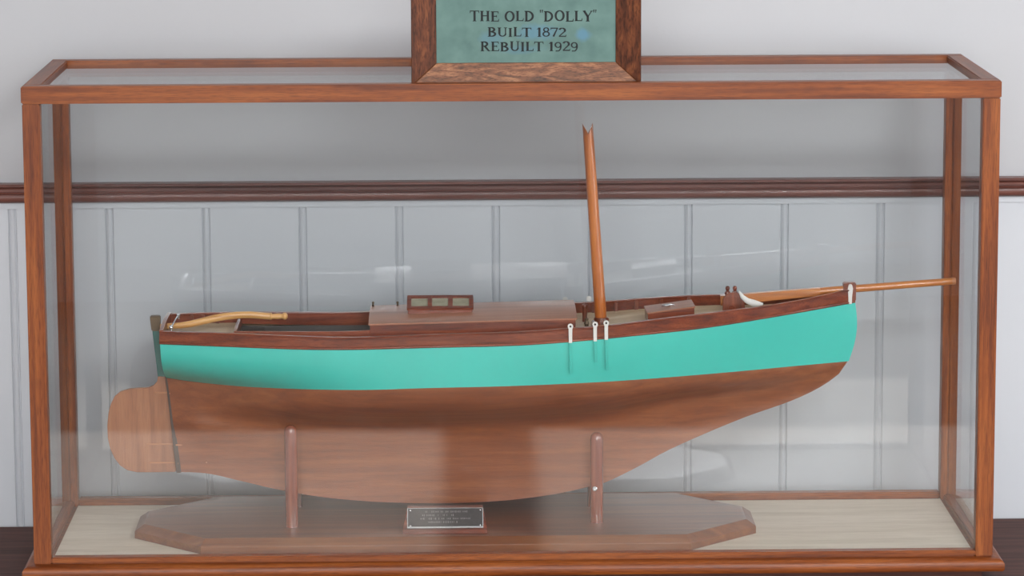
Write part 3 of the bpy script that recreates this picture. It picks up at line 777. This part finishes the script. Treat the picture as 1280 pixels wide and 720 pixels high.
# skylight hatch with three panes
ys0, ys1 = YC-.024, YC+.016
s0 = U(510, 391, ys0); s1 = U(590.5, 388, ys0)
zf = U(550, 387, ys0).z; zk_ = U(550, 371.3, ys1).z; zbse = min(s0.z, s1.z)-.004
v = [(s0.x, ys0, zbse), (s1.x, ys0, zbse), (s1.x, ys1, zbse), (s0.x, ys1, zbse), (s0.x, ys0, zf), (s1.x, ys0, zf), (s1.x, ys1, zk_), (s0.x, ys1, zk_)]
f = [(0, 1, 5, 4), (1, 2, 6, 5), (2, 3, 7, 6), (3, 0, 4, 7), (4, 5, 6, 7), (3, 2, 1, 0)]
sky = mesh('skylight', v, f, 'mahog', boat, bevel=.0005, seg=1)
def skp(x, t_, h):
    y = ys0+(ys1-ys0)*t_; z = zf+(zk_-zf)*t_; nrm = Vector((0, -(zk_-zf), (ys1-ys0))).normalized()
    return Vector((x, y, z))+nrm*h
def skslab(xa, xb, ta, tb, h0, h1): return [skp(x, t_, h) for x in (xa, xb) for t_ in (ta, tb) for h in (h0, h1)], BOXF
sx0, sx1 = s0.x-.0012, s1.x+.0012; L = sx1-sx0
v, f = merge(skslab(sx0, sx1, -.03, .16, 0, .0022), skslab(sx0, sx1, .86, 1.03, 0, .0022), *[skslab(sx0+L*c_-.0028, sx0+L*c_+.0028, .1, .9, 0, .0021) for c_ in (.03, .345, .655, .97)])
mesh('skylight_frame', v, f, 'mahog', sky, label='reddish wooden frame')
for a_, b_ in ((.06, .315), (.375, .625), (.685, .94)):
    mesh('pane', *skslab(sx0+L*a_, sx0+L*b_, .14, .88, 0, .0008), 'pane_dull', sky)

# foredeck hatch
yh0, yh1 = YC-.038, YC+.012
a0 = U(810, 392.5, yh0); a1 = U(868, 384.5, yh0)
za = zdeck(a0.x)-.001; zb = zdeck(a1.x)-.001
sh = U(806, 382.5, yh1).x-a0.x
v = [(a0.x, yh0, za), (a1.x, yh0, zb), (a1.x+sh, yh1, zb), (a0.x+sh, yh1, za), (a0.x, yh0, a0.z), (a1.x, yh0, a1.z), (a1.x+sh, yh1, a1.z+.0005), (a0.x+sh, yh1, a0.z+.0005)]
f = [(0, 1, 5, 4), (1, 2, 6, 5), (2, 3, 7, 6), (3, 0, 4, 7), (4, 5, 6, 7), (3, 2, 1, 0)]
hatch = mesh('fore_hatch', v, f, 'mahog', boat, bevel=.0005, seg=1)
v2 = [Vector(q) for q in v[4:8]]; cc = sum(v2, Vector())/4
lid = [cc+(q-cc)*1.04 for q in v2]
v, f = prism(lid, (0, 0, -.0002), (0, 0, .0016)); mesh('hatch_lid', v, f, 'roof', hatch, bevel=.0004, seg=1)
hz = cc.z+.0016
ring = [(cc.x-.004+.0042*math.cos(k*math.pi/6), cc.y+.004*math.sin(k*math.pi/6), hz+.0014) for k in range(13)]
v, f = merge(tube(ring, .0010, 8), tube([(cc.x-.010, cc.y, hz+.0006), (cc.x+.002, cc.y, hz+.0022), (cc.x+.006, cc.y, hz+.0008)], .0011, 8))
mesh('hatch_ring', v, f, 'steel', hatch, smooth=True)

# timber heads inside the far bulwark and the near one
for px in (742, 770, 795, 826, 860):
    q = U(px, 385, YC+.09); hb = hbreadth(q.x)
    for s in (-1, 1):
        y = YC+s*(hb-.0062); z0 = zdeck(q.x)
        o = box('timber_head', (q.x-.0022, y-.002, z0-.001), (q.x+.0022, y+.002, z0+.0115), 'mahog_z', boat, bevel=.0004)
for px in (240, 254, 272):
    q = U(px, 395, YC+.07); hb = hbreadth(q.x); y = YC+(hb-.0062); z0 = zdeck(q.x)
    box('timber_head', (q.x-.002, y-.002, z0-.001), (q.x+.002, y+.002, z0+.0115), 'mahog_z', boat, bevel=.0004)

# mast with a notched broken top
mb = U(751.3, 401, YC); mtp = U(735.2, 165, YC); zmd = zdeck(mb.x)
ax = (mtp-mb).normalized(); mb2 = mb+ax*((zmd-mb.z)/ax.z)
R0, R1 = .0077, .0068
nseg = 24; v = []; f = []
rings = 10
sidev = Vector((0, 1, 0)); sv = ax.cross(sidev).normalized()*-1   # roughly +x
tip = (U(735.2, 151.5, YC)-mtp).length
for i in range(rings+1):
    t_ = i/rings; c_ = mb2+(mtp-mb2)*t_; r_ = R0+(R1-R0)*t_
    for k in range(nseg):
        an = 2*math.pi*k/nseg
        p_ = c_+sv*math.cos(an)*r_+sidev*math.sin(an)*r_
        if i == rings: p_ = p_+ax*(tip*abs(math.cos(an))**1.0)-ax*.002
        v.append(p_)
for i in range(rings):
    for k in range(nseg): f.append((i*nseg+k, i*nseg+(k+1) % nseg, (i+1)*nseg+(k+1) % nseg, (i+1)*nseg+k))
q0 = rings*nseg
# swallow-tail: bridge the top across the notch
for k in range(nseg//4):
    a_, b_ = k, k+1; c_, d_2 = nseg//2-k-1, nseg//2-k
for k in range(nseg):       # strips running fore-and-aft line to line (front to back pairs)
    pass
half = nseg//2
for k in range(1, half//2+1):       # +x cheek: angles -k..k
    a_, b_ = k-1, k; c_, d_2 = (-(k-1)) % nseg, (-k) % nseg
    f.append((q0+a_, q0+b_, q0+d_2, q0+c_) if k > 1 else (q0+0, q0+1, q0+(-1) % nseg))
    a_, b_ = half-(k-1), half-k; c_, d_2 = half+(k-1), half+k
    f.append((q0+a_, q0+b_, q0+d_2, q0+c_) if k > 1 else (q0+half, q0+half-1, q0+half+1))
f.append(tuple(range(nseg-1, -1, -1)))
mesh('mast', v, f, 'mast', boat, smooth=True, auto=.6, label='honey coloured stump mast with notched top')
v, f = lathe((mb2.x, YC, zmd), [(.0098, 0), (.0098, .0065), (.0088, .0085), (.0076, .0088)], 22)
mesh('mast_collar', v, f, 'mahog_z', boat, smooth=True, auto=.6)
# posts and pump beside the mast
q = UZ(731.5, 404, zdeck(mb.x)); yy = q.y
v, f = lathe((q.x, YC+.018, zmd), [(.0034, 0), (.0030, .008), (.0036, .012), (.0030, .016), (.0042, .0185), (.0036, .022), (.001, .023)], 12)
mesh('fife_post', v, f, 'mahog_z', boat, smooth=True, auto=.8)
v, f = lathe((q.x+.0005, YC-.028, zmd), [(.0030, 0), (.0026, .004), (.0036, .0055), (.002, .009), (.0026, .0115), (.0006, .013)], 12)
mesh('deck_pump', v, f, 'bronze', boat, smooth=True, auto=.8)
v, f = lathe((q.x+.0095, YC-.020, zmd), [(.0026, 0), (.002, .004), (.0028, .006), (.0006, .0085)], 12)
mesh('belaying_pin', v, f, 'steel', boat, smooth=True, auto=.8)

# bowsprit
c0 = U(900.5, 375.2, YC); c1 = U(1045, 362.4, YC); c2_ = U(1074, 360.4, YC); c3 = U(1193, 351.3, YC)
def quadbar(p0, p1, w, h, k1=1.0):
    v = []
    for p_ in (p0, p1):
        if p_ is p1: w, h = w*k1, h*k1
        for (dy, dz) in ((-w, -h), (w, -h), (w, h), (-w, h)): v.append(p_+Vector((0, dy, dz)))
    return v, [(0, 1, 2, 3), (7, 6, 5, 4), (0, 4, 5, 1), (1, 5, 6, 2), (2, 6, 7, 3), (3, 7, 4, 0)]
mid = c1.lerp(c0, .14)
v1, f1 = quadbar(c0, mid, .0058, .0062, .80)
mid = c1.lerp(c0, .20)
v, f = merge((v1, f1), tube([mid, c1, c2_, c2_.lerp(c3, .5), c3], [.0048, .0048, .0049, .0047, .0044], 18))
mesh('bowsprit', v, f, 'sprit', boat, smooth=True, auto=.5)
v, f = tube([c3-Vector((.003, 0, 0)), c3+Vector((.0015, 0, .0002))], [.0049, .0044], 16); mesh('bowsprit_tip', v, f, 'copper', boat, smooth=True, auto=.6)
# bitts holding its heel
zbt = zdeck(c0.x)
for (px, yo) in ((909.5, -.0105), (918.5, .0105)):
    q = U(px, 360, YC+yo); zt = U(px, 357.5, YC+yo).z
    hb_ = zt-zbt
    v, f = lathe((q.x, YC+yo, zbt-.002), [(.0034, 0), (.0034, hb_-.0095), (.0042, hb_-.0075), (.0036, hb_-.0055), (.0020, hb_-.0042), (.0022, hb_-.0028), (.0030, hb_-.0010), (.0026, hb_+.0008), (.0012, hb_+.002)], 12)
    mesh('bitt', v, f, 'mahog_z', boat, smooth=True, auto=.9)
w0 = U(903, 387.5, YC-.0145); w1 = U(933, 383.5, YC-.0145)
wt0 = U(908, 367, YC-.0145); wt1 = U(921, 364.5, YC-.0145); wm = U(930, 375, YC-.0145); wn_ = U(903.5, 374, YC-.0145)
v, f = prism([w0, w1, wm, wt1, wt0, wn_], (0, -.0022, 0), (0, .0022, 0))
for q in v[:0]: pass
lo = min(zbt-.002, w0.z)
v = [Vector((q.x, q.y, lo if abs(q.z-w0.z) < 1e-6 or abs(q.z-w1.z) < 1e-6 else q.z)) for q in v]
mesh('windlass_cheek', v, f, 'mahog_z', boat, bevel=.0006, seg=1)
v, f = tube([(U(913, 376, YC).x, YC-.018, zbt+.009), (U(913, 376, YC).x, YC+.018, zbt+.009)], .0042, 14); mesh('windlass_barrel', v, f, 'mahog', boat, smooth=True, auto=.6)
# white curved horn beside the windlass
pts = [U(*p_, YC-.018) for p_ in ((924, 364), (928, 371), (934, 376), (942, 379), (953, 381))]
pts[-1].y -= .004
v, f = tube(pts, [.0010, .0028, .0038, .0046, .0030], 12, flat=(.45, 1)); mesh('white_horn', v, f, 'white_metal', boat, smooth=True, auto=.8, label='white curved fitting beside the windlass')

# stem head
h0 = U(1054, 370, YC-.004); h1 = U(1070, 353, YC-.004)
box('stem_head', (h0.x, YC-.0072, tops[N][0].z+.002), (h1.x, YC+.0072, h1.z), 'mahog_z', boat, bevel=.0012)
fz0 = U(1063, 380, YC-.008).z; fz1 = U(1063, 355, YC-.008).z; fx = U(1063, 362, YC-.008).x
pr_ = [(fx-.0024, fz0), (fx+.0020, fz0), (fx+.0022, fz0+.009), (fx+.0034, fz1-.006), (fx+.002, fz1-.001), (fx, fz1), (fx-.0022, fz1-.001), (fx-.0034, fz1-.006), (fx-.0026, fz0+.009)]
v, f = prism([Vector((x, YC-.0072, z)) for x, z in pr_], (0, .0005, 0), (0, -.0016, 0)); mesh('stem_fitting', v, f, 'white_metal', boat, bevel=.0004, seg=1)

# chain plates, near and far side
def side_pt(X, Z):
    """half breadth of the outside at (X, Z)"""
    bi = min(range(N+1), key=lambda i: abs(tops[i][0].x-X)); T = tops[bi][0]; Wp = wls[bi][0]
    if Z >= T.z: return tops[bi][1]+.0024
    s = max(0, (Z-Wp.z)/(T.z-Wp.z)); return topside_pt(bi, s)[2]+.0002
for (px, ya, ym, yb_, px2) in ((713, 404.5, 428.5, 468, 714), (744, 402.5, 427, 454.5, 745.5), (758, 401, 425.5, 465, 759.5)):
    Yg = YC-.102
    pa, pm, pb_ = U(px, ya, Yg), U(px+.3, ym, Yg), U(px2, yb_, Yg)
    for s in (-1, 1):
        X, za, zm, zb_ = pa.x, pa.z, pm.z, pb_.z
        hbv = side_pt(X, zm+.01)
        pr_ = [(X-.0022, zm), (X+.0022, zm), (X+.0023, za-.007)] + [(X+.0035*math.cos(t_), za-.0035+.0035*math.sin(t_)) for t_ in [math.radians(q_) for q_ in range(-20, 201, 20)]] + [(X-.0023, za-.007)]
        yv = YC+s*(hbv+.0004)
        v, f = prism([Vector((x, yv, z)) for x, z in pr_], (0, 0, 0), (0, s*.0012, 0))
        cp = mesh('chain_plate', v, f, 'white_metal', boat, bevel=.0002, seg=1)
        v, f = tube([(X, yv+s*.0010, za-.0035), (X, yv+s*.0016, za-.0035)], .0014, 10); mesh('eye', v, f, 'black', cp)
        v = []; f = []; n = 8; hw = .0018
        for k in range(n+1):
            z = zm+(zb_-zm)*k/n; hb = side_pt(X, z)
            for (dx, o_) in ((-hw, -.0002), (-hw, .0024), (hw, .0024), (hw, -.0002)): v.append((X+(pb_.x-X)*k/n+dx, YC+s*(hb+o_), z))
        for k in range(n):
            for j in range(4): f.append((k*4+j, k*4+(j+1) % 4, k*4+4+(j+1) % 4, k*4+4+j))
        f += [(0, 1, 2, 3), (n*4+3, n*4+2, n*4+1, n*4)]
        mesh('chain_plate_strap', v, f, 'turq_strap', boat, label='turquoise painted lower strap')

# rudder
RX = [(197.5, 469), (196.3, 477), (192, 482), (185, 484.8), (173, 485.5), (162, 486.3), (150, 490), (143, 496), (138.5, 505), (135.5, 516), (134, 532), (134.6, 548), (138, 562), (143, 573), (150, 582), (159, 588), (172, 590.6), (196, 590.6), (220.5, 590), (216.5, 545), (212, 505), (207, 470)]
poly = [U(x, y, YC-.004) for x, y in RX]
v, f = prism([Vector((q.x, YC, q.z)) for q in poly], (0, -.0042, 0), (0, .0042, 0))
rud = mesh('rudder_blade', v, f, 'rudder', boat, bevel=.0012, seg=2)
st = [U(x, y, YC-.004) for x, y in ((190.3, 413), (200, 413), (207.5, 471), (197.3, 471))]
v, f = prism([Vector((q.x, YC, q.z)) for q in st], (0, -.0044, 0), (0, .0044, 0)); mesh('rudder_stock', v, f, 'turq_dark', rud, bevel=.0008, seg=1)
hd = [U(x, y, YC-.006) for x, y in ((187, 395.5), (200.2, 395.5), (199.6, 414), (189.2, 414))]
v, f = prism([Vector((q.x, YC, q.z)) for q in hd], (0, -.0062, 0), (0, .0062, 0)); mesh('rudder_head', v, f, 'bronze', rud, bevel=.0012, seg=2)
# stern post edge and dark gap
sp = [U(x, y, YC-.009) for x, y in ((206.5, 468), (211, 468), (226.8, 591), (220.6, 591))]
v, f = prism([Vector((q.x, YC, q.z)) for q in sp], (0, -.0100, 0), (0, .0100, 0)); mesh('stern_post', v, f, 'post_dark', boat, bevel=.0004, seg=1)
for (y, xa, xb, xc) in ((491, 193, 210, 226), (555.5, 183, 218, 232), (578.5, 187, 221, 223)):
    a_, b_, c_ = U(xa, y, YC-.005), U(xb, y-.3, YC-.005), U(xc, y, YC-.0095)
    v, f = merge((boxv((a_.x, YC-.0052, a_.z-.0010), (b_.x+.003, YC+.0052, a_.z+.0010)), BOXF), (boxv((b_.x+.002, YC-.0104, a_.z-.0010), (c_.x, YC+.0104, a_.z+.0010)), BOXF))
    mesh('gudgeon', v, f, 'copper', boat, bevel=.0004, seg=1)
    v, f = lathe((b_.x+.0022, YC-.0085, a_.z-.003), [(.0014, 0), (.0014, .006)], 8); mesh('pintle', v, f, 'bronze', boat, smooth=True, auto=.6)
for (px, py) in ((257.5, 553), (258, 578)):
    q = U(px, py, YC-.0097)
    v, f = tube([(q.x, YC-.0090, q.z), (q.x, YC-.0108, q.z)], [.0014, .0009], 8); mesh('rivet', v, f, 'copper', boat, smooth=True, auto=.6)

# tiller
TP = [(196, 408.5), (210, 407.6), (225, 407), (238, 405), (252, 401.8), (266, 398.3), (280, 395.8), (296, 394), (312, 393.6), (326, 394.6), (337, 395.5)]
pts = [U(x, y, YC-.002) for x, y in TP]; rr_ = [.0036, .0038, .004, .0043, .0045, .0047, .0047, .0046, .0046, .0045, .0043]
till = mesh('tiller', *tube(pts, rr_, 14, flat=(.8, 1)), 'tiller', boat, smooth=True, auto=.9, label='pale curved wooden tiller')
h_ = [U(x, y, YC-.002) for x, y in ((337, 395.5), (339, 395.5), (340.5, 395.6), (343, 395.5), (347, 395.4), (351, 395.3), (353, 395.3), (354.5, 395.2), (357.5, 395.2), (359.5, 395.2))]
mesh('tiller_grip', *tube(h_, [.0043, .0048, .0034, .0036, .0040, .0036, .0033, .0047, .0046, .002], 14), 'tiller', till, smooth=True, auto=.9)
# steel traveller at the stern
a_ = U(223, 392.5, YC+.045); b_ = U(214, 409, YC-.045)
za = zdeck(a_.x)+.014
v, f = tube([(b_.x, YC-.048, b_.z-.004), (b_.x, YC-.047, b_.z), (a_.x, YC+.044, a_.z-.001), (a_.x, YC+.045, a_.z-.006)], .0012, 8)
mesh('traveller', v, f, 'steel', boat, smooth=True, auto=.8)
for c_ in (Vector((b_.x, YC-.047, b_.z)), Vector((a_.x, YC+.044, a_.z-.001))):
    v, f = lathe(c_-Vector((0, 0, .003)), [(.0008, 0), (.0024, .0012), (.0028, .003), (.0022, .0048), (.0006, .006)], 12)
    mesh('traveller_eye', v, f, 'steel', boat, smooth=True)
# rods between each pair of posts, just under the keel
for (x_, y_, tz_) in POSTS:
    zk0 = min(r[0][1] for r in UNDER if abs(r[0][0]-x_) < .013)
    rod = mesh('cross_rod', *tube([(x_, y_+.004, zk0-.0024), (x_, 2*YC-y_-.004, zk0-.0024)], .0022, 12), 'steel', stand, smooth=True, auto=.6)
print('hull z range', UNDER[20][0][1], 'keel', min(r[0][1] for r in UNDER), 'board', z2, 'bx', mb2, zmd)
for (x_, y_, tz_) in POSTS:
    i_ = min(range(N+1), key=lambda i: abs(UNDER[i][8][0]-x_))
    row = UNDER[i_]; k_ = min(range(21), key=lambda j: abs(row[j][1]-tz_))
    print('post gap', x_, 'post inner', YC-y_-.0083, 'hull hb at top', row[k_][2], [round(r[2], 4) for r in row if r[1] < tz_+.002])
